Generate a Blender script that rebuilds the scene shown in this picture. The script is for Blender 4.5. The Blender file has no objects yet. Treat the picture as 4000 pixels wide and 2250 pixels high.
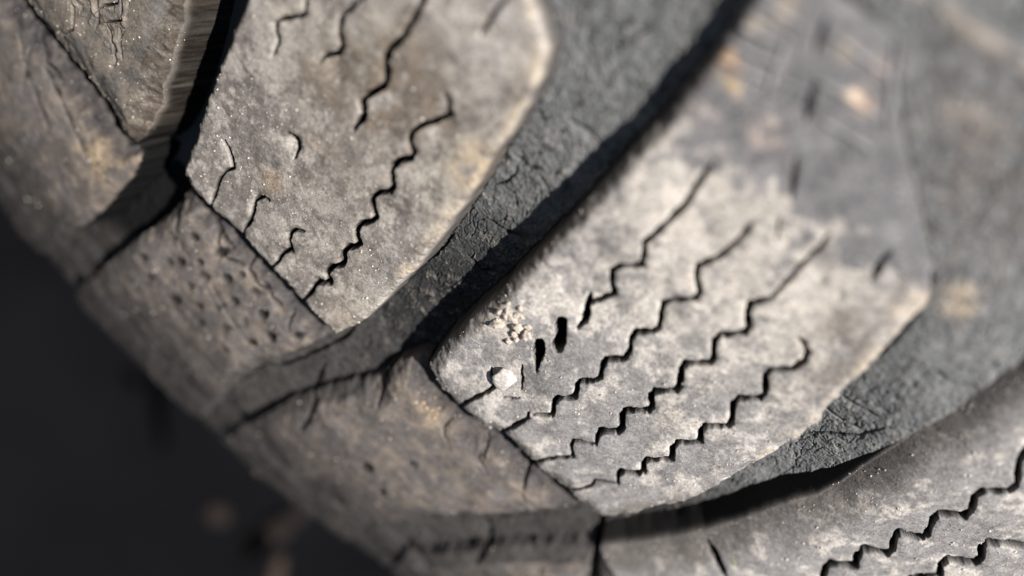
import bpy, math, random
import numpy as np
from mathutils import Matrix, Vector
random.seed(7); rng = np.random.default_rng(11)
sc = bpy.context.scene
col = sc.collection

# ------------------------------------------------------------------ frames
# "view frame": origin at the camera, x right, y up, z towards the viewer, metres
F = 2000.0; W0, H0 = 2576.0, 1449.0          # reference picture grid used for tracing
al, ti = math.radians(45.6), math.radians(37)
A = np.array([math.cos(ti)*math.cos(al), math.cos(ti)*math.sin(al), math.sin(ti)])       # tyre axle
E1 = np.array([-math.sin(ti)*math.cos(al), -math.sin(ti)*math.sin(al), math.cos(ti)])
E2 = np.cross(A, E1)
# world: X = axle, Z = up (E2), Y completes
WX, WZ = A, E2; WY = np.cross(WZ, WX)
M3 = np.stack([WX, WY, WZ])                  # world = M3 @ view
def to_world(p): return p @ M3.T

# ------------------------------------------------------------------ camera, light, exposure
cam = bpy.data.cameras.new('camera'); camo = bpy.data.objects.new('camera', cam); col.objects.link(camo)
camo.matrix_world = Matrix([list(r) for r in M3]).to_4x4()
cam.sensor_width = 36; cam.lens = 36*F/W0; cam.clip_start = 0.003; cam.clip_end = 100
cam.dof.use_dof = True; cam.dof.focus_distance = 0.0915; cam.dof.aperture_fstop = 6.0
sc.camera = camo
S_VIEW = 0.47*E1 + 0.50*E2 + 0.66*A
S_VIEW = S_VIEW/np.linalg.norm(S_VIEW)
S_W = to_world(S_VIEW)
sun = bpy.data.lights.new('sun', 'SUN'); suno = bpy.data.objects.new('sun', sun); col.objects.link(suno)
sun.energy = 5.0; sun.angle = math.radians(0.6); sun.color = (1.0, 0.96, 0.925)
suno.rotation_euler = Vector(S_W).to_track_quat('Z', 'Y').to_euler()
w = bpy.data.worlds.new('World'); sc.world = w; w.use_nodes = True
nt = w.node_tree; bg = nt.nodes['Background']; sky = nt.nodes.new('ShaderNodeTexSky')
sky.sky_type = 'NISHITA'; sky.sun_disc = False; sky.air_density = 0.55; sky.dust_density = 0.0; sky.altitude = 1200
sky.sun_elevation = math.asin(S_W[2]); sky.sun_rotation = math.atan2(S_W[0], S_W[1])
bg.inputs['Strength'].default_value = 0.05
nt.links.new(sky.outputs[0], bg.inputs[0])
sc.view_settings.view_transform = 'Standard'; sc.view_settings.look = 'None'
sc.view_settings.exposure = 0.66; sc.view_settings.gamma = 1
sc.render.resolution_x = 1024; sc.render.resolution_y = 576

# ------------------------------------------------------------------ tyre base surface
R, RC, L0 = 0.25, 0.07, 0.015
B0 = math.radians(5)
P0 = np.array([(900-W0/2)/F, -(870-H0/2)/F, -1.0])*0.098
HUB = P0 - R*(math.cos(B0)*E1 + math.sin(B0)*E2)
def profile(v):
    ph = np.clip((-v-L0)/RC, 0, 1.45)
    ext = np.clip((-v-L0)/RC - 1.45, 0, None)*RC
    ax = np.where(v >= -L0, v, -L0 - RC*np.sin(ph)) - ext*math.cos(1.45)
    r = np.where(v >= -L0, R - 0.15*np.clip(v, 0, 1)**2, R - RC*(1-np.cos(ph))) - ext*math.sin(1.45)
    return ax, r
def surf(th, v):
    ax, r = profile(v)
    n = np.cos(B0+th)[..., None]*E1 + np.sin(B0+th)[..., None]*E2
    return HUB + ax[..., None]*A + r[..., None]*n
def proj(p):
    z = np.minimum(p[..., 2], -0.004)
    return W0/2 + F*p[..., 0]/-z, H0/2 - F*p[..., 1]/-z

def warp_axis(inner0, inner1, outer0, outer1, step, grow=1.06):
    a = list(np.arange(inner0, inner1, step))
    s, x = step, a[-1]
    while x < outer1: s *= grow; x += s; a.append(x)
    s, x = step, a[0]; pre = []
    while x > outer0: s *= grow; x -= s; pre.append(x)
    return np.array(pre[::-1] + a)
PS = 1.75                                    # grid spacing, in traced units
vs = [0.088]
while vs[-1] > -0.17:
    v = vs[-1]
    d = max(0.098 - 0.6*v, 0.04)
    s = d*PS/F*1.2
    if v > 0.072: s *= 2.5
    if v < -0.015: s *= 1.15
    if v < -0.07: s *= 5
    vs.append(v - s)
vs = np.array(vs)
qs = warp_axis(-0.74, 1.05, -1.2, 1.3, PS/F, 1.05)
wv = np.clip(0.098 - 0.6*vs, 0.04, 0.125)
V = np.repeat(vs[:, None], len(qs), 1)
TH = qs[None, :]*wv[:, None]/R
NV, NQ = V.shape
print('grid', NV, NQ, NV*NQ)
BASE = surf(TH, V)
PX, PY = proj(BASE)

# ------------------------------------------------------------------ noise fields on the grid
def sstep(t): t = np.clip(t, 0, 1); return t*t*(3-2*t)
TN, TS = 2048, 0.00005                       # noise tile: cells, metres per cell, laid out on the tyre skin itself
_u = ((TH*R)/TS) % TN; _v = (V/TS) % TN
_i = _u.astype(np.int32) % TN; _j = _v.astype(np.int32) % TN
_fu = (_u-np.floor(_u)).astype(np.float32); _fv = (_v-np.floor(_v)).astype(np.float32); _i1 = (_i+1) % TN; _j1 = (_j+1) % TN
del _u, _v
def fnoise(lo, hi, seed, ax=1.0, ay=1.0, ang=0.0):
    """band-passed gaussian noise on the skin, wavelengths lo..hi in units of 75 micrometres, optional stretch"""
    r = np.random.default_rng(seed); lo *= 1.5; hi *= 1.5
    f = np.fft.rfft2(r.standard_normal((TN, TN)).astype(np.float32))
    fy = np.fft.fftfreq(TN)[:, None]; fx = np.fft.rfftfreq(TN)[None, :]
    c, s = math.cos(ang), math.sin(ang)
    gx = (c*fx + s*fy)*ax; gy = (-s*fx + c*fy)*ay
    k = np.sqrt(gx*gx + gy*gy) + 1e-9
    f *= (np.exp(-(k*lo)**2)*(1-np.exp(-(k*hi)**2))/k)
    o = np.fft.irfft2(f, s=(TN, TN)).astype(np.float32)
    o -= o.mean(); o /= o.std()
    return (o[_j, _i]*(1-_fu)+o[_j, _i1]*_fu)*(1-_fv) + (o[_j1, _i]*(1-_fu)+o[_j1, _i1]*_fu)*_fv
n_big = fnoise(60, 500, 1); n_mid = fnoise(12, 90, 2); n_fine = fnoise(2.5, 14, 3)
n_grain = fnoise(1.2, 4, 4); n_w1 = fnoise(10, 60, 5); n_w2 = fnoise(10, 60, 6)
n_blot = fnoise(25, 160, 8); n_blot2 = fnoise(18, 120, 9)
n_strk = fnoise(5, 60, 10, ax=3.0, ay=1.0)
n_lump = fnoise(9, 40, 12)
n_fr = fnoise(2.2, 220, 41); n_fr2 = fnoise(2.2, 120, 42); n_bp = fnoise(12, 300, 44); n_strk2 = fnoise(2.5, 24, 43, ax=2.6, ay=1.0, ang=.5)

# ------------------------------------------------------------------ traced layout
C = 1.5; X0, Y0, X1, Y1 = -900, -900, 3500, 2300
RW, RH = int((X1-X0)/C), int((Y1-Y0)/C)
def win(x0, x1, y0, y1):
    i0, i1 = max(int((x0-X0)/C), 0), min(int((x1-X0)/C)+2, RW)
    j0, j1 = max(int((y0-Y0)/C), 0), min(int((y1-Y0)/C)+2, RH)
    if i1 <= i0 or j1 <= j0: return None
    gx = (X0 + C*np.arange(i0, i1, dtype=np.float32))[None, :]
    gy = (Y0 + C*np.arange(j0, j1, dtype=np.float32))[:, None]
    return slice(j0, j1), slice(i0, i1), gx, gy
def segdist(gx, gy, a, b):
    dx, dy = b[0]-a[0], b[1]-a[1]; L = dx*dx+dy*dy+1e-9
    t = np.clip(((gx-a[0])*dx + (gy-a[1])*dy)/L, 0, 1)
    return np.sqrt((gx-a[0]-t*dx)**2 + (gy-a[1]-t*dy)**2), t
MARG = 110
def poly_sdf(poly):
    inside = np.zeros((RH, RW), bool)
    ys = Y0 + C*np.arange(RH)
    n = len(poly)
    for j, y in enumerate(ys):
        xs = []
        for i in range(n):
            (xa, ya), (xb, yb) = poly[i], poly[(i+1) % n]
            if (ya <= y) != (yb <= y): xs.append(xa + (y-ya)*(xb-xa)/(yb-ya))
        xs.sort()
        for k in range(0, len(xs)-1, 2):
            a, b = int((xs[k]-X0)/C)+1, int((xs[k+1]-X0)/C)+1
            inside[j, max(a, 0):max(b, 0)] = True
    d = np.full((RH, RW), MARG, np.float32)
    for i in range(n):
        a, b = poly[i], poly[(i+1) % n]
        q = win(min(a[0], b[0])-MARG, max(a[0], b[0])+MARG, min(a[1], b[1])-MARG, max(a[1], b[1])+MARG)
        if q is None: continue
        sj, si, gx, gy = q
        d[sj, si] = np.minimum(d[sj, si], segdist(gx, gy, a, b)[0])
    return np.where(inside, d, -d)

LOWB = (850, 845)
BLOCKS = {
 'A': dict(poly=[(640,-60),(620,0),(560,150),(510,280),(463,432),(475,470),(527,524),(605,602),(680,674),(760,767),(800,808),(842,840),
      (905,815),(960,760),(1040,680),(1110,590),(1180,490),(1230,400),(1290,320),(1345,220),(1372,130),(1352,60),(1325,-10),(1290,-150),(1200,-420),(1000,-700),(820,-600)],
      rr=14, drop=.0004, kind='tread'),
 'B': dict(poly=[(1880,-10),(1840,75),(1700,262),(1600,375),(1450,545),(1330,668),(1230,768),(1130,858),(1070,930),(1100,985),(1150,1032),(1210,1082),(1256,1097),(1335,1172),(1350,1192),(1420,1242),(1440,1262),(1503,1312),
      (1545,1313),(1674,1286),(1745,1268),(1824,1225),(1895,1179),(1966,1137),(2023,1104),(2062,1076),(2069,1051),(2105,1016),(2133,983),(2172,945),(2243,874),(2293,813),(2328,753),(2350,690),
      (2300,480),(2262,320),(2252,200),(2257,100),(2115,-10),(2000,-120),(1930,-80)], rr=36, drop=.0009, kind='tread'),
 'C': dict(poly=[(2900,560),(2740,780),(2576,950),(2492,1010),(2421,1068),(2332,1121),(2230,1190),(2119,1264),(2062,1290),(1959,1322),(1852,1357),(1774,1380),(1700,1396),(1630,1406),(1560,1413),(1500,1418),
      (1500,1500),(1700,1700),(2000,1950),(2500,2250),(3300,2250),(3450,1500),(3300,900)], rr=120, drop=.0026, kind='tread'),
 'Z': dict(poly=[(448,-60),(434,0),(418,100),(395,200),(366,290),(336,350),(314,364),(294,350),(250,270),(190,190),(120,100),(60,30),(-10,-90),(-60,-300),(100,-600),(500,-650),(620,-300)],
      rr=60, drop=.0016, kind='tread'),
 'SA': dict(poly=[(452,450),(470,478),(520,532),(598,610),(672,682),(752,775),(792,816),(834,852),(822,888),(760,912),(690,936),(632,936),(570,975),(420,1120),(100,1400),(-500,1300),(-500,900),(170,760),(250,680),(318,612),(400,540)],
      rr=70, drop=.0024, kind='shoulder'),
 'SB': dict(poly=[(1030,934),(1062,945),(1090,994),(1142,1042),(1200,1092),(1250,1110),(1328,1184),(1344,1204),(1412,1254),(1434,1274),(1486,1322),(1440,1334),(1250,1338),(1100,1330),(1000,1318),(930,1310),(860,1360),(600,1700),(100,1700),(150,1450),(440,1180),(600,1085),(700,1030),(790,1006),(930,985),(960,950)],
      rr=70, drop=.0024, kind='shoulder'),
 'SC': dict(poly=[(1490,1425),(1400,1412),(1250,1404),(1120,1404),(1020,1402),(990,1430),(900,1700),(700,2250),(2400,2250),(1950,1955),(1690,1705),(1490,1505)], rr=80, drop=.0022, kind='shoulder'),
 'ZS': dict(poly=[(-30,-20),(40,36),(108,112),(178,202),(240,284),(286,364),(300,390),(318,400),(306,440),(262,505),(215,560),(120,620),(-100,740),(-500,700),(-500,-400),(-120,-200)],
      rr=40, drop=.0012, kind='shoulder'),
}
def bil(img, x, y):
    fx = np.clip((x-X0)/C, 0, RW-1.001); fy = np.clip((y-Y0)/C, 0, RH-1.001)
    i = fx.astype(np.int32); j = fy.astype(np.int32); fx = (fx-i).astype(np.float32); fy = (fy-j).astype(np.float32)
    return (img[j, i]*(1-fx)+img[j, i+1]*fx)*(1-fy) + (img[j+1, i]*(1-fx)+img[j+1, i+1]*fx)*fy

# wobble the outlines a little so that nothing is ruled straight
QX = (PX + 0.9*n_w1 + 0.35*n_fine).astype(np.float32); QY = (PY + 0.9*n_w2).astype(np.float32)

LVL = {'R': -.0002, 'SA': -.0011, 'SB': -.0011, 'SC': -.0006, 'ZS': -.0010}
H = None; LAB = np.full((NV, NQ), -1, np.int8); EDGE = np.full((NV, NQ), 999., np.float32)
names = list(BLOCKS) + ['R']
vdep = np.interp(-V, [-0.075, -.055, -0.02, 0.0, 0.012, 0.03, 0.05, 0.07], [.0014, .0026, .0054, .0056, .0034, .0018, .0007, .0002]).astype(np.float32)
vdep = vdep*(1 + 0.8*sstep((700-PX-.4*PY)/150)*(V > -.03))                                      # the narrow groove at the upper left is the deepest
vdep = vdep*(1-.85*np.exp(-((PX-2440)**2+(PY-790)**2)/230**2))
ribline = (PX-2325)*.53-(PY+8)*.85
vdep = vdep*(1-.80*np.maximum(sstep((PX-1950)/420)*sstep((PY-520)/200), sstep((PX-2040-.5*np.clip(PY, -200, 200))/90)*sstep((PY+500)/100)*(1-sstep((PY-480)/260))))
vdep = vdep + .0038*sstep((ribline+4)/22)
vdep = np.maximum(vdep, .0066*np.exp(-((PX-335)**2+(PY-520)**2)/115**2))
TOP = np.full((NV, NQ), -1., np.float32); DRP = np.zeros((NV, NQ), np.float32)
SDF = {}
for i, k in enumerate(names[:-1]):
    b = BLOCKS[k]
    s = bil(poly_sdf(b['poly']), *((QX, QY) if k not in 'CZR' else (PX.astype(np.float32), PY.astype(np.float32))))
    s = s + ((0.12*n_fine + 0.25*n_w1 + 1.2*n_mid) if k not in 'CZR' else 0.3*n_blot)
    SDF[k] = s
    wall = {'R': 105., 'C': 30., 'Z': 20.}.get(k, 12.)
    t = sstep((s+wall)/wall)                            # 0 at foot of the wall, 1 at the rim
    rnd = b['drop']*(1-np.clip(s/b['rr'], 0, 1))**2 - LVL.get(k, 0)*(1 if k == 'R' else np.exp(-(np.clip(-V, 0, 1)/.02)**2))
    if k == 'B': rnd = rnd*(1-.9*sstep((PX-2120)/80)*sstep((830-PY)/80)*sstep((PY+120)/60))
    if b['kind'] == 'shoulder': rnd = rnd*(1-.9*sstep((-V-.010)/.020))
    TOP = np.maximum(TOP, t); DRP = np.where(s > -wall, rnd, DRP)
    LAB[s > -wall*0.9] = i
    EDGE = np.where(np.abs(s) < np.abs(EDGE), s, EDGE)
H = -vdep*(1-TOP) - DRP*np.where(TOP > 0, 1, 0)
LAB[(TOP <= 0)] = -1
LAB[(LAB == -1) & (PX > 2240) & (PY < 980-.35*(PX-2240)) & (ribline < 10)] = names.index('R')

# ---- sipes, cracks and holes: (points, width, depth mm, end taper)
Z = []
def sp(pts, w=9, d=2.4, tap=True): Z.append((pts, w, d, tap))
sp([(1118,238),(1126,262),(1128,290),(1095,305),(1052,318),(1034,334),(1030,352),(1040,385),(1032,400),(1002,405),(987,418),(984,440),(990,470),(982,482),(950,485),(936,498),(936,515),(945,545),(936,556),(908,562),(898,578),(897,595),(904,612),(896,620),(872,622),(861,638),(864,660),(856,668),(832,670),(821,686),(828,712),(812,712),(789,700)], 10)
sp([(829,714),(800,712),(788,720),(776,740),(756,762)], 8)
sp([(1090,-60),(1062,0),(1040,48),(1010,97),(978,122),(970,150),(972,200),(965,216),(925,238),(911,258),(916,288),(903,305),(888,325)], 13)
sp([(940,-50),(905,0),(880,22),(856,40),(850,75),(856,118),(842,136),(818,140),(802,156)], 10)
sp([(768,-10),(765,35),(752,42),(705,48),(690,58),(692,80),(700,108),(686,140)], 7, 2)
sp([(1276,-10),(1240,34),(1224,60),(1210,88)], 13, 1.2)
sp([(724,336),(742,352),(748,375),(742,396)], 15, 3)
sp([(560,355),(578,400),(582,424),(562,432),(548,452),(540,480),(530,512),(524,524)], 7, 1.6)
sp([(560,355),(582,424)], 3, .8)
sp([(678,506),(665,497),(645,497),(638,508),(634,530),(626,556),(612,575),(606,596)], 7, 2)
sp([(762,582),(745,578),(732,584),(728,604),(734,628),(716,634),(700,655),(684,672)], 7, 2)
sp([(1790,415),(1770,440),(1720,520),(1644,592),(1623,606),(1619,640),(1614,666),(1560,668),(1542,678),(1538,712),(1545,742),(1527,749),(1500,760),(1480,771)], 10, 2)
sp([(1484,742),(1474,781),(1470,813),(1452,828)], 12, 2.6)
sp([(1412,812),(1409,838),(1403,876)], 27, 4.5, False)
sp([(1355,868),(1352,890),(1350,905)], 27, 4.5, False); sp([(1352,900),(1348,938)], 11, 3)
sp([(1890,565),(1850,612),(1808,648),(1775,662),(1755,670),(1751,700),(1761,735),(1752,750),(1692,755),(1667,765),(1661,800),(1656,830),(1640,837),(1596,840),(1586,855),(1584,885),(1572,902),(1522,905),(1514,925),(1510,950),(1495,957),(1460,960),(1449,975),(1446,1000),(1402,1003),(1391,1018),(1388,1045),(1338,1047)], 9)
sp([(1327,1040),(1326,1056),(1290,1075),(1256,1097)], 8)
sp([(2085,590),(2066,618),(2000,685),(1940,750)], 11, 1.2); sp([(1935,752),(1888,763),(1880,790),(1885,822),(1874,838),(1810,845),(1797,858),(1795,900),(1785,914),(1724,915),(1712,930),(1712,968),(1700,980),(1648,985),(1637,998),(1640,1028),(1630,1036),(1572,1036),(1563,1050),(1565,1076),(1554,1087),(1512,1085),(1502,1100),(1500,1118)], 11)
sp([(1500,1118),(1470,1112),(1443,1108),(1436,1122),(1440,1150),(1400,1152),(1365,1160),(1336,1172)], 7, 1.8)
sp([(2008,850),(2024,862),(2030,885),(2022,908),(1992,926),(1938,930),(1925,945),(1926,990),(1914,1002),(1860,1002),(1845,1015),(1840,1062),(1830,1070),(1773,1070),(1762,1085),(1762,1112),(1704,1114),(1691,1130),(1691,1158),(1630,1158),(1617,1172),(1618,1194),(1604,1198),(1562,1190),(1552,1202),(1553,1222)], 10)
sp([(1553,1222),(1520,1218),(1496,1215),(1486,1228),(1455,1236),(1422,1242)], 6, 1.6)
sp([(2240,632),(2220,655),(2192,705)], 15, 1.6); sp([(2346,680),(2342,722)], 7, 1.2)
sp([(2078,45),(2062,90),(2050,135)], 13, 1.0); sp([(2045,215),(2036,260),(2026,302)], 17, 1.6)
sp([(2003,400),(1996,450),(1988,500)], 12, 1.0); sp([(1965,540),(1950,600)], 6, .6)
sp([(2640,1060),(2600,1105),(2566,1168),(2556,1222),(2540,1236),(2470,1238),(2452,1252),(2442,1289),(2425,1300),(2362,1294),(2348,1308),(2332,1351),(2322,1357),(2262,1343),(2250,1356),(2245,1385),(2232,1397),(2172,1385),(2158,1398),(2154,1424),(2090,1420),(2076,1428),(2066,1470)], 12)
sp([(2700,1300),(2690,1370),(2576,1375),(2488,1366),(2470,1382),(2468,1408),(2455,1418),(2384,1412),(2370,1424),(2364,1452),(2290,1458),(2270,1500)], 13)
sp([(1782,1396),(1800,1415),(1826,1455)], 13, 2.4); sp([(1511,1352),(1498,1400),(1488,1455),(1480,1520)], 12, 2.4)
# shoulder cracks
sp([(1318,1194),(1315,1225),(1310,1252)], 9, 1.8); sp([(1212,1127),(1214,1150),(1211,1170),(1200,1160),(1195,1172),(1220,1204)], 4, .8)
sp([(1124,1084),(1108,1092),(1108,1108),(1118,1132)], 4, .8); sp([(1303,1256),(1316,1282),(1330,1295)], 5, .9)
sp([(1303,1296),(1317,1316),(1319,1345)], 7, 1.4); sp([(972,938),(950,965),(943,985),(941,1040)], 7, 1.6)
sp([(780,956),(766,990),(762,1002),(775,1036),(770,1066),(757,1085)], 11, 1.6)
sp([(1196,1340),(1220,1370),(1216,1400),(1195,1430)], 12, 1.4); sp([(300,70),(305,150)], 4, .6)
sp([(1246,972),(1222,988),(1196,1001),(1172,1016),(1150,1032)], 7, 2.0, False)
sp([(1236,928),(1234,950),(1246,972)], 8, 1.6); sp([(1262,1000),(1285,1004),(1306,1006)], 5, 1.2); sp([(1309,925),(1311,960),(1308,985)], 5, 1.4)
# thin circumferential gap between tread and shoulder blocks
gapA = [(458,440),(472,474),(524,528),(602,606),(676,678),(757,771),(797,812),(846,850)]
gapB = [(1066,935),(1076,960),(1095,990),(1146,1037),(1204,1087),(1253,1103),(1332,1178),(1347,1198),(1416,1248),(1437,1268),(1495,1318)]
gapZ = [(-20,-60),(50,33),(114,106),(184,196),(245,277),(293,358)]
def off(g, dx, dy): return [(x+dx, y+dy) for x, y in g]
sp(off(gapA, -6, 7), 20, 1.7, False); sp(off(gapB, -7, 8), 22, 1.7, False); sp(off(gapZ, -7, 6), 24, 1.7, False)
sp([(585,584),(604,606),(622,612)], 22, 1.6); sp([(668,672),(680,684)], 12, 2); sp([(1330,1170),(1346,1190)], 14, 2.4)
# cracked skin on Z and its shoulder
for pts in ([(292,-20),(290,8),(262,14),(240,30)], [(310,50),(280,56),(262,58)], [(298,-10),(308,50)],
            [(182,15),(184,75),(150,90)], [(265,60),(290,120),(288,160),(282,170)], [(250,30),(240,72)],
            [(40,-20),(60,80),(85,150),(130,210)], [(20,80),(55,200),(110,330)], [(90,170),(150,290),(215,420)], [(55,120),(40,230)], [(135,260),(180,350)]):
    sp(pts, 6, .9)
for pts in ([(450,455),(468,520),(505,565),(535,608),(560,640)], [(408,522),(420,575),(446,632),(470,660)], [(505,540),(520,590),(540,650),(590,680)], [(604,655),(606,690),(625,720),(660,750)],
            [(716,800),(712,815),(716,850)], [(740,852),(726,860)], [(640,720),(665,760),(700,800)], [(520,720),(560,790),(600,850)], [(600,850),(640,900),(690,925)]):
    sp(pts, 5, .8)
# dry cracks across the groove floors
for pts in ([(1262,455),(1256,480),(1225,505),(1200,510)], [(1090,640),(1060,680),(1020,715)], [(1255,425),(1290,460),(1330,470)], [(1400,330),(1450,360),(1500,410)], [(1320,480),(1350,530)],
            [(1130,700),(1165,740),(1205,745)], [(1180,600),(1240,640),(1280,650)], [(2070,1078),(2130,1110),(2200,1130)], [(2230,1105),(2170,1140),(2090,1150),(2040,1160)],
            [(2100,1025),(2160,1060),(2220,1080)], [(1960,1140),(2010,1160),(2060,1170)], [(2340,930),(2400,970),(2460,980)]):
    sp(pts, 5, .9)
SIP = np.zeros((RH, RW), np.float32); LIP = np.zeros((RH, RW), np.float32)
def stamp(img, pts, wd, dep, tap, soft=2.2):
    n = len(pts)-1; Ls = [math.hypot(pts[i+1][0]-pts[i][0], pts[i+1][1]-pts[i][1]) for i in range(n)]; T = sum(Ls); acc = 0
    for i in range(n):
        a, b = pts[i], pts[i+1]
        q = win(min(a[0], b[0])-wd-6, max(a[0], b[0])+wd+6, min(a[1], b[1])-wd-6, max(a[1], b[1])+wd+6)
        if q is not None:
            sj, si, gx, gy = q; d, t = segdist(gx, gy, a, b)
            u = (acc + t*Ls[i])
            ww = wd*(0.85+0.15*np.sin(u*0.11+i*1.7))
            # the stretches that run across the picture are pinched tighter
            if abs(b[1]-a[1]) < 0.5*abs(b[0]-a[0]) and dep > 1.9 and wd < 20: ww = ww*0.8
            if tap: ww = ww*np.clip(np.minimum(u, T-u)/45+0.35, 0.35, 1)
            val = np.clip((ww/2-d)/soft+0.5, 0, 1)
            img[sj, si] = np.maximum(img[sj, si], val*dep)
        acc += Ls[i]
for z in Z: stamp(SIP, z[0], z[1]*(1.45 if z[2] >= 2 and z[1] < 14 else 1.12), z[2]*1e-3, z[3])
for z in Z: stamp(LIP, z[0], z[1]+16, min(z[2], 2)*0.06e-3, True, 14)
DIM = [(420,607),(473,604),(537,643),(491,664),(412,664),(556,707),(469,725),(576,764),(626,742),(537,778),(491,774),(647,799),(601,819),(494,817),(668,856),(622,870),(558,829),(732,856),(370,700),(441,664),
       (500,700),(590,700),(350,650),(430,760),(560,880),(1030,1180),(920,1180),(960,1240)]
for k, (x, y) in enumerate(DIM): stamp(SIP, [(x-3, y-2), (x+3+k % 3, y+3-k % 2)], 12+4*((k*7) % 3), 0.00040+.00010*((k*5) % 4), False, 11)
sip = bil(SIP, QX, QY); lip = bil(LIP, QX, QY)
dimm = None
H -= sip + lip
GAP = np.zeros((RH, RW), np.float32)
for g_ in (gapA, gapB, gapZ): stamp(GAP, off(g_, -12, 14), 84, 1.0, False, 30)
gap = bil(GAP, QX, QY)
# ---- low relief of the recessed, printed field near the far end of the block and raised lines
REL = np.zeros((RH, RW), np.float32)
for pts in ([(1905,0),(2023,68)], [(2094,89),(2229,188)], [(2051,199),(2208,292)], [(1792,142),(1923,203)], [(1850,62),(1975,120)], [(1960,205),(2060,245)], [(2060,300),(2190,375)], [(2257,100),(2243,199),(2233,320)],
            [(1905,270),(2010,215)], [(1820,100),(1990,180)], [(1980,100),(1930,230)]):
    stamp(REL, pts, 13, 0.00024, True, 10)
H += bil(REL, QX, QY)
H -= 0.0008*gap*np.isin(LAB, [names.index(k) for k in ('SA', 'SB', 'ZS')])

# ---- shoulder and sidewall relief that follows the circumference
def bump(c, wdt): return np.exp(-((V-c)/wdt)**2)
vv = V + 0.0006*n_big*(V < -0.02)
def bumpv(c, wdt): return np.exp(-((vv-c)/wdt)**2)
H -= 0.0011*bumpv(-.0335, .0011)*(0.8+0.12*n_blot)
H += 0.0007*bumpv(-.0375, .0020)
H -= 0.0010*bumpv(-.0425, .0012) + 0.0016*bumpv(-.050, .0016) + 0.001*bumpv(-.062, .002)
H += 0.0006*bumpv(-.0465, .0016)
sh = sstep((-V-.004)/.02)
H += sh*(0.00003*n_lump + 0.00004*n_strk + 0.00008*np.clip(n_mid, 0, 3)*sstep(n_blot))
# ---- worn skin
floor = (TOP < .5); flr0 = 1-sstep(TOP/.12)
crk = 1-np.clip(np.abs(fnoise(13, 55, 21, ax=1.0, ay=1.7, ang=0.35))*4.2, 0, 1)
crk2 = 1-np.clip(np.abs(fnoise(6, 24, 22))*3.6, 0, 1)
cmask = np.clip(0.7+0.6*n_blot2, 0, 1)*flr0*(V > -0.012)*np.clip(1.35 - np.abs(PX-1200)/1100, .25, 1)
H -= cmask*(0.00060*crk**1.6 + 0.00022*crk2**2)
H += np.where(floor, 0.00005*n_mid + 0.00003*n_fine, 0)
H += np.where(floor, 0, 0.000016*n_mid + 0.000006*n_fine + 0.00012*n_big) + 0.0000045*n_grain
H += 0.00012*n_mid*(LAB == list(BLOCKS).index('Z'))*sstep((60-EDGE)/60)
# torn rim along the edges next to the grooves
rim = np.exp(-(EDGE/10)**2)
H += -rim*0.00007*np.clip(n_fine, -.5, 2)*np.isin(LAB, [names.index(k) for k in ('A', 'B', 'SA', 'SB')])
# dished scuffs on block A
def blob(x, y, r): return np.exp(-((PX-x)**2+(PY-y)**2)/r**2)
H -= 0.0005*blob(1120, 320, 38) + 0.0007*blob(735, 365, 26) + 0.0003*blob(430, 60, 40) + 0.0005*blob(840, 160, 40) + 0.0004*blob(1310, 940, 50)

# ------------------------------------------------------------------ normals, displaced positions
ax_, r_ = profile(V)
dS = surf(TH, V+1e-5) - surf(TH, V-1e-5); dT = surf(TH+1e-5, V) - surf(TH-1e-5, V)
N = np.cross(dT, dS); N /= np.linalg.norm(N, axis=-1, keepdims=True)
if (N*E1).sum(-1).mean() < 0: N = -N
POS = BASE + N*H[..., None]

# ------------------------------------------------------------------ surface colour (dust, scuffs, clean rubber, painted shade)
def mixc(a, b, t): return a*(1-t[..., None]) + np.array(b, np.float32)*t[..., None]
CL = np.empty((NV, NQ, 3), np.float32); CL[:] = (0.155, 0.150, 0.143)
isA, isB, isC, isZ = [(LAB == names.index(k)) for k in 'ABCZ']
issh = np.isin(LAB, [names.index(k) for k in ('SA', 'SB', 'SC', 'ZS')]) | (V < -.03) | ((LAB == -1) & (V < 0))
t = np.clip(.5+.35*n_blot, 0, 1)
CL = np.where(isA[..., None], mixc(mixc(CL*0, (.178, .160, .143), t*0+1), (.345, .315, .280), sstep(.52+.30*n_fr+.32*n_bp)), CL)
CL = np.where((isB | isC)[..., None], mixc(mixc(CL*0, (.250, .238, .229), t*0+1), (.47, .435, .395), sstep(.42+.26*n_fr+.55*n_bp-.55*sstep((PX*.3+PY-1330)/250)+.35*blob(1850, 620, 330))), CL)
CL = np.where(isZ[..., None], mixc(mixc(CL*0, (.125, .115, .104), t*0+1), (.20, .172, .14), t), CL)
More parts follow.
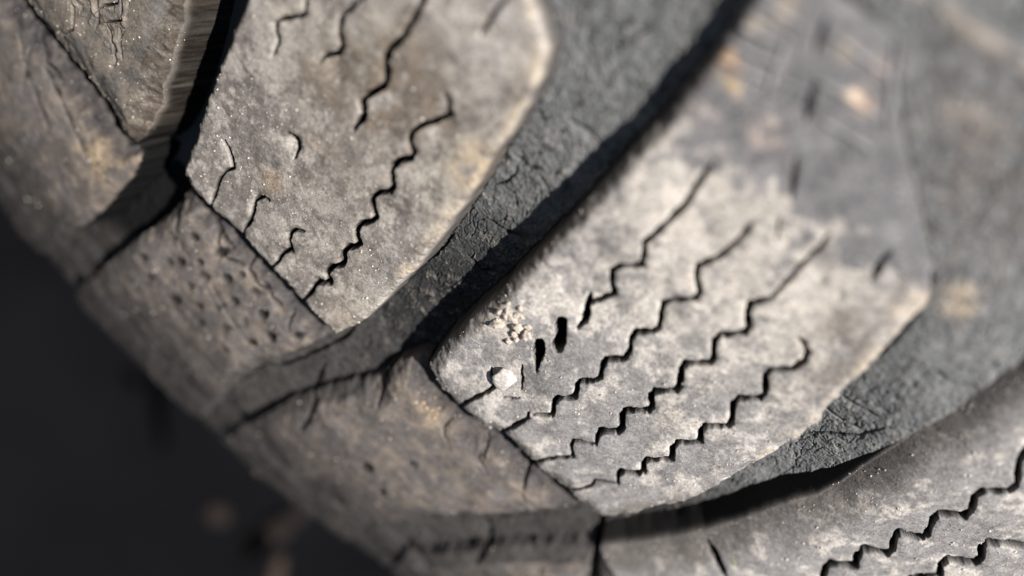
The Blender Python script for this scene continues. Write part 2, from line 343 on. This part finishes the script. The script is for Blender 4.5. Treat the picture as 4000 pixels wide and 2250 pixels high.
# clean, dust-free field at the far end of block B (soft ragged outline)
fld = sstep(((PX-1640)*0.47 - (PY-380)*0.88 + 22*n_blot + 16*n_mid)/60)*isB
CL = mixc(CL, (.165, .162, .165), fld*0.92)
CL = mixc(CL, (.50, .455, .395), isB*(1-fld)*np.clip(blob(1800, 520, 260)+blob(2050, 760, 200)+.6*blob(1620, 560, 200)+blob(1690, 1040, 48)+.8*blob(1765, 965, 42)+.7*blob(1985, 1010, 60), 0, 1)*np.clip(.6+.5*n_fr2, 0, 1)*.85)
for x, y, r, s, c in ((1835,150,26,.7,(.42,.27,.16)), (1850,125,22,.5,(.40,.28,.18)), (1838,228,26,.7,(.5,.36,.2)), (1780,265,40,.5,(.42,.36,.32)), (2150,235,20,.9,(.75,.58,.42)), (2175,262,22,.5,(.5,.34,.24)),
                   (2125,130,26,.5,(.42,.37,.28)), (2200,170,24,.5,(.42,.33,.27)), (1930,335,42,.6,(.45,.37,.32)), (1900,60,26,.4,(.42,.36,.26)), (1980,20,40,.5,(.42,.35,.27)),
                   (2410,760,40,.5,(.50,.40,.29)), (2295,770,45,.5,(.50,.40,.29)), (2440,735,18,.35,(.6,.5,.38)), (2400,300,45,.35,(.34,.28,.24)), (1330,150,60,.4,(.44,.38,.29)), (1180,120,110,.55,(.46,.43,.40)), (1290,60,70,.5,(.44,.41,.39)), (960,60,50,.6,(.44,.40,.35)), (720,20,45,.6,(.46,.41,.34)), (1130,480,60,.5,(.40,.36,.30)), (800,375,22,.7,(.46,.38,.31)), (1175,400,45,.7,(.46,.39,.31)), (880,800,50,.5,(.40,.34,.27)), (1205,420,50,.6,(.42,.33,.22)),
                   (690,455,30,.4,(.30,.19,.10)), (1250,810,40,.3,(.45,.38,.3)), (2480,340,60,.3,(.32,.27,.23))):
    q = np.clip(blob(x, y, r)*1.5*(.75+.45*n_strk+.3*n_mid), 0, 1)*s
    CL = mixc(CL, c, q)
for x, y, r, s, c in ((1000,200,150,.8,(.17,.135,.10)), (850,190,100,.7,(.17,.14,.11)), (1070,275,80,.85,(.15,.125,.10)), (860,420,90,.45,(.17,.145,.12)), (600,60,70,.4,(.18,.16,.15)), (900,620,80,.4,(.19,.165,.14)), (2110,860,75,.85,(.17,.15,.13)), (2150,940,110,.7,(.19,.17,.15)), (1345,960,45,.7,(.12,.115,.11)), (1255,905,40,.6,(.15,.14,.13)), (1300,1010,45,.5,(.17,.16,.15)), (1000,680,60,.2,(.2,.2,.21))):
    CL = mixc(CL, c, np.clip(blob(x, y, r)*1.3*(.7+.4*n_mid), 0, 1)*s)
# tan rim of dust on block edges facing the groove
CL = mixc(CL, (.44, .37, .28), (isA*(PX+PY > 1250)*(PX-PY > 300)*np.exp(-((EDGE-16)/18)**2)*np.clip(.45+.5*n_mid, 0, 1)*.75))
CL = mixc(CL, (.44, .38, .30), (isB*(PY > 820)*(PX > 1900)*np.exp(-((EDGE-18)/18)**2)*np.clip(.35+.5*n_mid, 0, 1)*.8))
rel = bil(REL, QX, QY)/.00024
CL = mixc(CL, (.33, .325, .32), np.clip(rel, 0, 1)*.35)
CL = mixc(CL, (.105, .093, .083), isC*(1-sstep((SDF['C']-18-16*n_fr2)/55))*.8)  # dark band paints in the shade on C's rounded rim
CL = mixc(CL, (.13, .115, .10), isB*(PX < 1800)*(PX-PY > 130)*(1-sstep((SDF['B']-8-10*n_fr2)/30))*.7)  # B's groove-side rim darkened too, shade put into the colour
# shoulder dirt, plus shade painted towards the silhouette and beside the gap
sb = mixc(CL*0, (.122, .109, .101), t*0+1); sb = mixc(sb, (.215, .178, .146), np.clip(.35+.5*n_blot2+.3*n_strk, 0, 1)*.75); sb = mixc(sb, (.12, .112, .108), np.clip(-.1+.5*n_mid-.3*n_blot, 0, 1)*.7)
CL = np.where(issh[..., None], sb, CL)
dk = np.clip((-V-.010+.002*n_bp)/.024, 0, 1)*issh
CL = mixc(CL, (.028, .027, .027), dk*.92)  # fade to dark outwards: shade put into the shoulder colour
CL = mixc(CL, (.40, .30, .19), blob(1240,1060,0.1)*0 + np.clip((blob(255,400,55)+blob(225,380,40)+blob(330,480,50)*.5+blob(1090,1035,45)+blob(1130,1010,40)*.6)*(.7+.6*n_mid), 0, 1)*.6*issh)
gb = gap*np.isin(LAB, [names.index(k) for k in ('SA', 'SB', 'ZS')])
CL = mixc(CL, (.055, .051, .051), gb*np.clip(.85+.12*n_mid, 0, 1))  # shadow band beside the tread gap, painted as dark colour
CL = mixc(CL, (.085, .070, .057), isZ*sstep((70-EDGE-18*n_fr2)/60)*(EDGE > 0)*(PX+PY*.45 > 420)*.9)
# floors
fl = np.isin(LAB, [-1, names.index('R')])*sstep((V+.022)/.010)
CL = CL*(1-fl[..., None]) + fl[..., None]*mixc(mixc(CL*0, (.165, .168, .166), t*0+1), (.030, .030, .030), np.clip(1.3*blob(900,900,240)+.8*blob(700,960,150)+1.2*blob(1560,1360,300)+blob(1300,1380,260)+.7*blob(1180,700,240), 0, 1)*.95)  # darker groove ends: bare rubber plus painted shade
CL = mixc(CL, (.24, .215, .18), fl*np.clip(-.4+.6*n_mid+.4*n_fine, 0, 1)*.35)
CL = mixc(CL, (.03, .03, .03), fl*cmask*np.maximum(crk**2, .55*crk2**2)*.8)
CL = mixc(CL, (.022, .02, .02), np.clip(1.6*blob(285, 525, 100)+1.6*blob(345, 505, 85)+1.5*blob(400, 430, 60), 0, 1)*((LAB == -1) | (TOP < .98)))  # slot shadow painted near black on floor and walls
CL = mixc(CL, (.150, .135, .126), sstep((PX-2280)/160)*(1-sstep((PY-620)/250))*(LAB == names.index('R'))*np.clip(.5+.35*n_bp, 0, 1)*.8)
CL = mixc(CL, (.40, .35, .295), (LAB == names.index('R'))*np.exp(-((ribline+14)/16)**2)*.75*np.clip(.5+.4*n_mid, 0, 1))
for x, y, r, s, c in ((2410,760,40,.6,(.50,.40,.29)), (2440,735,18,.4,(.6,.5,.38)), (2400,300,45,.3,(.34,.28,.24)), (2480,340,60,.3,(.32,.27,.23))):
    CL = mixc(CL, c, np.clip(blob(x, y, r)*1.4*(.7+.45*n_strk+.3*n_mid), 0, 1)*s)
CL = mixc(CL, (.050, .047, .045), np.clip(1.3*blob(800, 935, 120)+blob(660, 985, 90)+1.2*blob(1250, 1368, 130)+1.2*blob(1420, 1365, 110)+blob(1080, 1362, 90), 0, 1)*((LAB == -1) | ((EDGE < 26) & issh))*.9)  # shade painted into the hollows and rolled edges at the groove ends
# everything: mottling and fine speckle of dust in the pores
wf = 1-.75*((TOP > .01) & (TOP < .99))
CL *= np.clip(1 + wf*(.04*n_mid + .09*n_fr2 + .09*n_fine + .07*n_grain + .05*n_strk2), .5, 1.7)[..., None]
inn = sstep(sip/0.0006)
CL = mixc(CL, (.02, .018, .017), inn)
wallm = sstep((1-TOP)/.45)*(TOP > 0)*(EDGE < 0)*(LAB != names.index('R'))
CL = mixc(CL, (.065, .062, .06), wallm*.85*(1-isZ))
CL = mixc(CL, (.030, .028, .027), (LAB == names.index('C'))*sstep((1-TOP)/.2)*(EDGE < 0))  # C's wall colour darkened to stand for its shade
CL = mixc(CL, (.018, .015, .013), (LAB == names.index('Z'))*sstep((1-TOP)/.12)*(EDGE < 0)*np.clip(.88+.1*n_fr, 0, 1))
for x_, y_ in ((285, 525), (345, 505), (400, 430), (320, 470)): CL = mixc(CL, (.010, .010, .010), np.clip(2.2*blob(x_, y_, 85), 0, 1)*(TOP < .992))  # further painted slot shadow, over walls that catch the sun
CL = np.clip(CL, .01, .8)

# ------------------------------------------------------------------ materials
def newmat(name):
    m = bpy.data.materials.new(name); m.use_nodes = True
    return m, m.node_tree.nodes, m.node_tree.links, m.node_tree.nodes['Principled BSDF']
def rubber():
    m, n, l, b = newmat('worn_dusty_rubber')
    at = n.new('ShaderNodeAttribute'); at.attribute_name = 'dust_shade_colour'
    tc = n.new('ShaderNodeTexCoord')
    no = n.new('ShaderNodeTexNoise'); no.inputs['Scale'].default_value = 4200; no.inputs['Detail'].default_value = 5; no.inputs['Roughness'].default_value = .7
    l.new(tc.outputs['Object'], no.inputs['Vector'])
    r = n.new('ShaderNodeMapRange'); r.inputs['From Min'].default_value = .25; r.inputs['From Max'].default_value = .75; r.inputs['To Min'].default_value = .62; r.inputs['To Max'].default_value = 1.36
    l.new(no.outputs['Fac'], r.inputs['Value'])
    mx = n.new('ShaderNodeMix'); mx.data_type = 'RGBA'; mx.blend_type = 'MULTIPLY'; mx.inputs[0].default_value = 1
    l.new(at.outputs['Color'], mx.inputs[6]); l.new(r.outputs[0], mx.inputs[7])
    # sparse pale grit
    vo = n.new('ShaderNodeTexVoronoi'); vo.inputs['Scale'].default_value = 1500; l.new(tc.outputs['Object'], vo.inputs['Vector'])
    n2 = n.new('ShaderNodeTexNoise'); n2.inputs['Scale'].default_value = 420; n2.inputs['Detail'].default_value = 2; l.new(tc.outputs['Object'], n2.inputs['Vector'])
    sub = n.new('ShaderNodeMath'); sub.operation = 'MULTIPLY_ADD'; l.new(n2.outputs['Fac'], sub.inputs[0]); sub.inputs[1].default_value = .55; sub.inputs[2].default_value = -.17
    lt = n.new('ShaderNodeMath'); lt.operation = 'LESS_THAN'; l.new(vo.outputs['Distance'], lt.inputs[0]); l.new(sub.outputs[0], lt.inputs[1])
    f = n.new('ShaderNodeMath'); f.operation = 'MULTIPLY'; f.inputs[1].default_value = .42; l.new(lt.outputs[0], f.inputs[0])
    mx2 = n.new('ShaderNodeMix'); mx2.data_type = 'RGBA'; l.new(f.outputs[0], mx2.inputs[0]); l.new(mx.outputs[2], mx2.inputs[6])
    br = n.new('ShaderNodeMix'); br.data_type = 'RGBA'; br.blend_type = 'MULTIPLY'; br.inputs[0].default_value = 1; l.new(at.outputs['Color'], br.inputs[6]); br.inputs[7].default_value = (2.0, 1.85, 1.65, 1)
    l.new(br.outputs[2], mx2.inputs[7])
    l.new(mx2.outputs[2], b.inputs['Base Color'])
    bp = n.new('ShaderNodeBump'); bp.inputs['Strength'].default_value = .55; bp.inputs['Distance'].default_value = .00009
    l.new(no.outputs['Fac'], bp.inputs['Height']); l.new(bp.outputs[0], b.inputs['Normal'])
    b.inputs['Roughness'].default_value = .8; b.inputs['Specular IOR Level'].default_value = 0.0
    return m
RUB = rubber()
def simple(name, c, rough=.8, scale=300., amp=.3, bump_d=0.0, spec=.3):
    m, n, l, b = newmat(name)
    tc = n.new('ShaderNodeTexCoord'); no = n.new('ShaderNodeTexNoise'); no.inputs['Scale'].default_value = scale; no.inputs['Detail'].default_value = 6
    l.new(tc.outputs['Object'], no.inputs['Vector'])
    cr = n.new('ShaderNodeValToRGB'); cr.color_ramp.elements[0].position = .3; cr.color_ramp.elements[1].position = .7
    cr.color_ramp.elements[0].color = tuple(x*(1-amp) for x in c)+(1,); cr.color_ramp.elements[1].color = tuple(min(1, x*(1+amp)) for x in c)+(1,)
    l.new(no.outputs['Fac'], cr.inputs[0]); l.new(cr.outputs[0], b.inputs['Base Color'])
    if bump_d:
        bp = n.new('ShaderNodeBump'); bp.inputs['Distance'].default_value = bump_d; bp.inputs['Strength'].default_value = .8
        l.new(no.outputs['Fac'], bp.inputs['Height']); l.new(bp.outputs[0], b.inputs['Normal'])
    b.inputs['Roughness'].default_value = rough; b.inputs['Specular IOR Level'].default_value = spec
    return m

# ------------------------------------------------------------------ tyre object
ORG = to_world(HUB)
tyre = bpy.data.objects.new('tyre', None); col.objects.link(tyre); tyre.location = Vector(ORG)
tyre['label'] = 'worn dusty black tyre with big tread blocks, zigzag sipes and cracked grooves'
tyre['category'] = 'tyre'
LOC = (to_world(POS.reshape(-1, 3)) - ORG).astype(np.float32)
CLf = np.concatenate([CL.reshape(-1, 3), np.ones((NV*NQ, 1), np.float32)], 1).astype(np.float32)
idx = np.arange(NV*NQ, dtype=np.int32).reshape(NV, NQ)
quads = np.stack([idx[:-1, :-1], idx[1:, :-1], idx[1:, 1:], idx[:-1, 1:]], -1).reshape(-1, 4)
# face winding: outward normal
a_, b_, c_ = (LOC[quads[len(quads)//2, k]] for k in (0, 1, 2))
if np.dot(np.cross(b_-a_, c_-a_), to_world(N.reshape(-1, 3)[quads[len(quads)//2, 0]])) < 0: quads = quads[:, ::-1]
NW = to_world(N.reshape(-1, 3))
flab = LAB[:-1, :-1].reshape(-1).copy()
fv = V[:-1, :-1].reshape(-1)
SIDE = 20
flab[fv < -0.0335] = SIDE
def build_part(name, mask, label=None):
    q = quads[mask]
    if not len(q): return
    used, inv = np.unique(q, return_inverse=True)
    me = bpy.data.meshes.new(name); nf = len(q)
    me.vertices.add(len(used)); me.vertices.foreach_set('co', LOC[used].ravel())
    me.loops.add(nf*4); me.loops.foreach_set('vertex_index', inv.astype(np.int32).ravel())
    me.polygons.add(nf); me.polygons.foreach_set('loop_start', np.arange(0, nf*4, 4, dtype=np.int32))
    me.polygons.foreach_set('use_smooth', np.ones(nf, bool))
    at = me.attributes.new('dust_shade_colour', 'FLOAT_COLOR', 'POINT'); at.data.foreach_set('color', CLf[used].ravel())
    me.update(calc_edges=True); me.materials.append(RUB)
    o = bpy.data.objects.new(name, me); col.objects.link(o); o.parent = tyre
    if label: o['label'] = label
    return o
PL = {'A': ('tread_block', 'tread block with one long zigzag sipe and brown scuffs between the two black grooves'),
      'B': ('tread_block', 'large pale dusty tread block with four long zigzag sipes and a clean grey end'),
      'C': ('tread_block', 'pale tread block with two zigzag sipes at the lower right'),
      'Z': ('tread_block', 'brownish cracked tread block with a rounded worn flank at the upper left'),
      'R': ('centre_rib', 'smooth grey centre rib with a pale edge'),
      'SA': ('shoulder_block', 'brown shoulder block pitted with rows of small holes'),
      'SB': ('shoulder_block', 'dirt-caked shoulder block with hooked cracks'),
      'SC': ('shoulder_block', None), 'ZS': ('shoulder_block', 'dark shoulder block with long lengthwise cracks')}
for i, k in enumerate(names): build_part(PL[k][0], flab == i, PL[k][1])
build_part('groove_floor', flab == -1)
build_part('sidewall', flab == SIDE)

# rest of the carcass: a full plain ring just under the detailed stretch
def ring():
    prof = []
    for v in np.linspace(0.20, 0.0, 14): prof.append((float(v), R-0.15*min(v, .1)**2 - .0085))
    for v in np.linspace(-.015, -.17, 22):
        a, r = profile(np.array(v)); prof.append((float(a)+.004, float(r)-.0075))
    a1, r1 = prof[-1]
    prof += [(a1+.012, r1-.02), (a1+.03, r1-.03), (a1+.03, r1-.02)]
    prof = [(.235, r1+.01), (.245, r1+.05), (.235, R-.04), (.22, R-.016)] + prof
    nseg = 256; vsn = []; fs = []
    for j in range(nseg):
        th = 2*math.pi*j/nseg; n = math.cos(th)*E1 + math.sin(th)*E2
        for a, r in prof: vsn.append(to_world(a*A + r*n))
    m = len(prof)
    for j in range(nseg):
        for i in range(m):
            fs.append((j*m+i, j*m+(i+1) % m, ((j+1) % nseg)*m+(i+1) % m, ((j+1) % nseg)*m+i))
    me = bpy.data.meshes.new('carcass'); me.from_pydata([tuple(v) for v in vsn], [], fs)
    me.polygons.foreach_set('use_smooth', np.ones(len(fs), bool)); me.update()
    me.materials.append(simple('plain_rubber', (.06, .058, .055, ), .75, 90, .25, .0004))
    o = bpy.data.objects.new('carcass', me); col.objects.link(o); o.parent = tyre
ring()

# ------------------------------------------------------------------ helpers for things lying on the tyre
FX, FY = proj(POS)
facing = ((-POS)*N).sum(-1) > 0
def on_tyre(x, y):
    d = (FX-x)**2 + (FY-y)**2 + np.where(facing, 0, 1e9)
    k = int(np.argmin(d)); i, j = divmod(k, NQ)
    return to_world(POS[i, j]), to_world(N[i, j])
def ico(sub):
    import bmesh
    bm = bmesh.new(); bmesh.ops.create_icosphere(bm, subdivisions=sub, radius=1)
    v = np.array([x.co[:] for x in bm.verts]); f = [tuple(q.index for q in g.verts) for g in bm.faces]; bm.free()
    return v, f
IV3, IF3 = ico(4); IV1, IF1 = ico(1)
def stone_verts(seed, size, flat=(1, 1, .7), cuts=9, rough=.05):
    r = np.random.default_rng(seed); v = IV3.copy()
    for _ in range(cuts):                                       # knock facets off
        d = r.standard_normal(3); d /= np.linalg.norm(d); h = r.uniform(.62, .86)
        e = np.clip(v@d - h, 0, None); v -= e[:, None]*d*0.93
    for _ in range(14):
        k = r.standard_normal(3)*r.uniform(2, 11); p = r.uniform(0, 6)
        v *= (1 + rough*np.sin(v@k+p)/np.linalg.norm(k)*3.0)[:, None]
    return v*np.array(flat)*size
def put_stone(name, label, cat, x, y, size, seed, mat, flat=(1, 1, .7), sink=.3, group=None, rot=0, cuts=9, rough=.05):
    p, n = on_tyre(x, y)
    v = stone_verts(seed, size, flat, cuts, rough)
    me = bpy.data.meshes.new(name); me.from_pydata([tuple(q) for q in v], [], IF3)
    me.polygons.foreach_set('use_smooth', np.ones(len(IF3), bool)); me.update(); me.materials.append(mat)
    o = bpy.data.objects.new(name, me); col.objects.link(o)
    q = Vector(n).to_track_quat('Z', 'Y'); o.rotation_mode = 'QUATERNION'
    from mathutils import Quaternion
    o.rotation_quaternion = q @ Quaternion((0, 0, 1), rot)
    o.location = Vector(p) + Vector(n)*size*flat[2]*(1-2*sink)
    o['label'] = label; o['category'] = cat
    if group: o['group'] = group
    return o
M_ST = simple('pale_stone', (.60, .56, .51), .75, 2500, .3, .00012)
M_CR = simple('dried_mud', (.48, .42, .355), .9, 3500, .25, .00008)
M_CR2 = simple('dried_brown_mud', (.36, .27, .18), .9, 3500, .25, .00008)
M_QZ = simple('white_quartz', (.85, .83, .80), .25, 2500, .1, 0, .8)
put_stone('pebble', 'pale angular pebble wedged in the crack below the two black holes', 'pebble', 1273, 946, .00190, 5, M_ST, (1.0, .84, .42), .16, rot=.4, cuts=14, rough=.03)
put_stone('quartz_grain', 'bright white grain between the two lowest zigzag sipes of the middle block', 'grain', 1585, 1160, .00036, 8, M_QZ, (1, .9, .7), .3)
put_stone('quartz_grain', 'tiny pale grain caught in the hooked upper end of a zigzag sipe', 'grain', 2027, 866, .00030, 9, M_QZ, (.5, 1.0, .8), .3, rot=.5)
crumbs = [(1256,779,.00034),(1272,792,.00042),(1262,812,.00030),(1290,806,.00036),(1300,786,.00030),(1308,826,.00048),(1288,832,.00032),(1326,846,.00042),(1283,852,.00030),(1275,768,.00022),(1312,770,.00024),(1332,826,.00026),(1250,800,.00020),(1318,800,.00030),(1298,845,.0003)]
for i, (x, y, s) in enumerate(crumbs):
    put_stone('mud_crumb', 'small rounded tan mud crumb in the heap beside the black groove' if s < .00047 else 'largest tan mud crumb in the heap beside the black groove',
              'mud crumb', x+5*math.sin(i*2.3), y+5*math.cos(i*3.1), s*1.5, 30+i, M_CR, (1, .7+.3*abs(math.sin(i*1.7)), .75), .25, rot=i*1.3, group='mud crumbs heaped beside the black groove', cuts=10, rough=.12)
crumb2 = [(1066,1014,.00032),(1072,1026,.00038),(1086,1032,.00028),(1098,1040,.0004),(1104,1026,.00024),(1078,1042,.00024),(1092,1050,.0003),(1060,1022,.0002)]
for i, (x, y, s) in enumerate(crumb2):
    put_stone('mud_crumb', 'small brown mud crumb stuck on the shoulder beside the thin lengthwise gap', 'mud crumb', x, y, s, 60+i, M_CR2, (1, .9, .6), .35, group='mud crumbs stuck on the shoulder', cuts=4, rough=.09)

# loose sand: thousands of tiny grains, one object
def sand():
    vsn, fs, cs = [], [], []
    r = np.random.default_rng(3); ok = np.argwhere((PX > -200) & (PX < 2750) & (PY > -150) & (PY < 1600) & facing & (sip < .0002) & (TOP > .9) & (V < .075))
    pick = ok[r.integers(0, len(ok), 9000)]
    base = 0
    for i, j in pick:
        dens = 0.5+0.5*np.tanh(n_blot[i, j]*1.2)
        if r.random() > dens: continue
        dist = -POS[i, j, 2]
        s = r.choice([.00005, .00008, .00012, .00017], p=[.45, .38, .145, .025])*min(1, dist/.09)
        if V[i, j] < -.002 and r.random() < .7: continue
        p = to_world(POS[i, j] + N[i, j]*s*.3)
        v = IV1*s*r.uniform(.6, 1.25, 3) + r.standard_normal(IV1.shape)*s*.12 + p
        vsn.append(v); fs.append(np.array(IF1)+base); base += len(IV1)
    v = np.concatenate(vsn); f = np.concatenate(fs)
    me = bpy.data.meshes.new('loose_sand'); me.from_pydata(v.tolist(), [], f.tolist()); me.update()
    me.materials.append(simple('sand', (.55, .50, .44), .5, 900, .45, 0, .6))
    o = bpy.data.objects.new('loose_sand', me); col.objects.link(o)
    o['label'] = 'fine pale sand grains scattered over the dusty tread'; o['category'] = 'sand'; o['kind'] = 'stuff'
sand()

# a short green blade of moss/grass on the lowest block
def blade():
    pts = [(1838,1402),(1844,1408),(1850,1416),(1853,1422)]
    P = [on_tyre(*p) for p in pts]; vsn = []; fs = []
    for k, (p, n) in enumerate(P):
        h = .00010+.00012*math.sin(k/3*math.pi); wd = .00007*(1-abs(k-1.4)/2.4)
        c = p + n*h; tdir = P[min(k+1, 3)][0]-P[max(k-1, 0)][0]; sdir = np.cross(n, tdir); sdir /= np.linalg.norm(sdir)+1e-12
        vsn += [tuple(c-sdir*wd), tuple(c+n*.00003), tuple(c+sdir*wd), tuple(c-n*.00003)]
    for k in range(3):
        for i in range(4): fs.append((k*4+i, k*4+(i+1) % 4, k*4+4+(i+1) % 4, k*4+4+i))
    fs += [(0, 3, 2, 1), (12, 13, 14, 15)]
    me = bpy.data.meshes.new('grass_bit'); me.from_pydata(vsn, [], fs); me.update(); me.materials.append(simple('dry_green', (.42, .45, .12), .6, 2000, .2))
    o = bpy.data.objects.new('grass_bit', me); col.objects.link(o); o['label'] = 'tiny yellow-green grass fragment lying on the lowest tread block'; o['category'] = 'grass bit'
blade()

# ------------------------------------------------------------------ what lies behind the tyre (far out of focus)
def view_pt(x, y, d): return to_world(np.array([(x-W0/2)/F, -(y-H0/2)/F, -1.0])*d)
def meshobj(name, vs_, fs_, mat, smooth=False):
    me = bpy.data.meshes.new(name); me.from_pydata([tuple(map(float, v)) for v in vs_], [], fs_)
    if smooth: me.polygons.foreach_set('use_smooth', np.ones(len(fs_), bool))
    me.update(); me.materials.append(mat); o = bpy.data.objects.new(name, me); col.objects.link(o); return o
# black wheel-arch liner: a ribbed curved panel behind the tyre (world X is the axle)
def liner():
    vsn, fs = [], []; x0 = ORG[0]-.30
    ys = np.linspace(-.9, 1.3, 111); zs = np.linspace(-.45, .9, 70)  # widened out of view to cut sky light
    for th_ in (0, -.006):
        for y in ys:
            for z in zs:
                rib = .012*(1/(1+math.exp(-((y-.0)*.8+(z)*.6+.05)*90)))
                vsn.append((x0 + th_ + rib + .15*(min(y, 0)**2), ORG[1]+y, ORG[2]+z))
    nz, ny = len(zs), len(ys); o2 = ny*nz
    for i in range(ny-1):
        for j in range(nz-1):
            q = (i*nz+j, i*nz+j+1, (i+1)*nz+j+1, (i+1)*nz+j); fs.append(q[::-1]); fs.append(tuple(o2+k for k in q))
    for i in range(ny-1):
        for j in (0, nz-1): a = i*nz+j; fs.append((a, a+nz, a+nz+o2, a+o2))
    for j in range(nz-1):
        for i in (0, ny-1): a = i*nz+j; fs.append((a, a+1, a+1+o2, a+o2))
    o = meshobj('wheel_arch_liner', vsn, fs, simple('black_plastic', (.0050, .0052, .0062), .85, 14, .25, .002, .05), True)
    o['label'] = 'black plastic liner panel, blurred, behind the tyre at the lower left'; o['category'] = 'liner'
liner()
# arch added to block sky light: thick liner-plastic curve, open towards the viewer
def arch():
    vsn, fs = [], []; n = 48
    for i in range(n+1):
        a = math.radians(15 + 98*i/n)
        for rr in (.325, .34):
            for x in (ORG[0]-.296, ORG[0]+.16): vsn.append((x, ORG[1]-math.cos(a)*rr, ORG[2]+math.sin(a)*rr))
    for i in range(n):
        k = i*4
        fs += [(k, k+4, k+5, k+1), (k+2, k+3, k+7, k+6), (k, k+2, k+6, k+4), (k+1, k+5, k+7, k+3)]
    fs += [(0, 1, 3, 2), (n*4, n*4+2, n*4+3, n*4+1)]
    o = meshobj('sky_block_arch', vsn, fs, bpy.data.materials['black_plastic'], False)
    o['label'] = 'black plastic arch added over the tyre to block sky light'; o['category'] = 'wheel arch'
arch()
def rod(name, a, b, r, mat, label, cat, bend=0.0):
    a, b = np.array(a), np.array(b); d = (b-a)/np.linalg.norm(b-a); u = np.cross(d, [0.3, .5, .8]); u /= np.linalg.norm(u); w_ = np.cross(d, u)
    vsn, fs = [], []; n = 16; m = 24
    for i in range(m+1):
        t = i/m; c = a+(b-a)*t + u*bend*math.sin(t*math.pi); rr = r*(math.sin(math.pi*min(max(t, .02), .98))**.35)*(1+.12*math.sin(t*17))
        for k in range(n):
            an = 2*math.pi*k/n; vsn.append(c+(u*math.cos(an)+w_*math.sin(an))*rr)
    for i in range(m):
        for k in range(n): fs.append((i*n+k, i*n+(k+1) % n, (i+1)*n+(k+1) % n, (i+1)*n+k))
    fs += [tuple(range(n))[::-1], tuple(m*n+k for k in range(n))]
    o = meshobj(name, vsn, fs, mat, True); o['label'] = label; o['category'] = cat; return o
M_RU = simple('rust', (.015, .010, .008), .9, 60, .4, .001)
M_RU2 = simple('light_rust', (.034, .023, .018), .9, 60, .3, .001)
rod('rusty_link', view_pt(780, 1262, .24), view_pt(600, 1400, .265), .0042, M_RU, 'dark red rusty link behind the tyre at the lower left, out of focus', 'link')
rod('rusty_stub', view_pt(706, 1400, .235), view_pt(660, 1560, .25), .0030, M_RU2, 'pale brown rusty stub at the bottom edge below the dark red link', 'stub')
rod('rusty_bolt', view_pt(526, 1280, .255), view_pt(566, 1306, .262), .0034, M_RU, 'small brown rusty bolt, blurred, left of the rusty link', 'bolt')
# ground
g = ORG[2]-R-.02
gr = meshobj('ground', [(-60, -60, g), (60, -60, g), (60, 60, g), (-60, 60, g)], [(0, 1, 2, 3)], simple('asphalt', (.05, .05, .052), .9, 80, .3, .003))
gr['kind'] = 'structure'
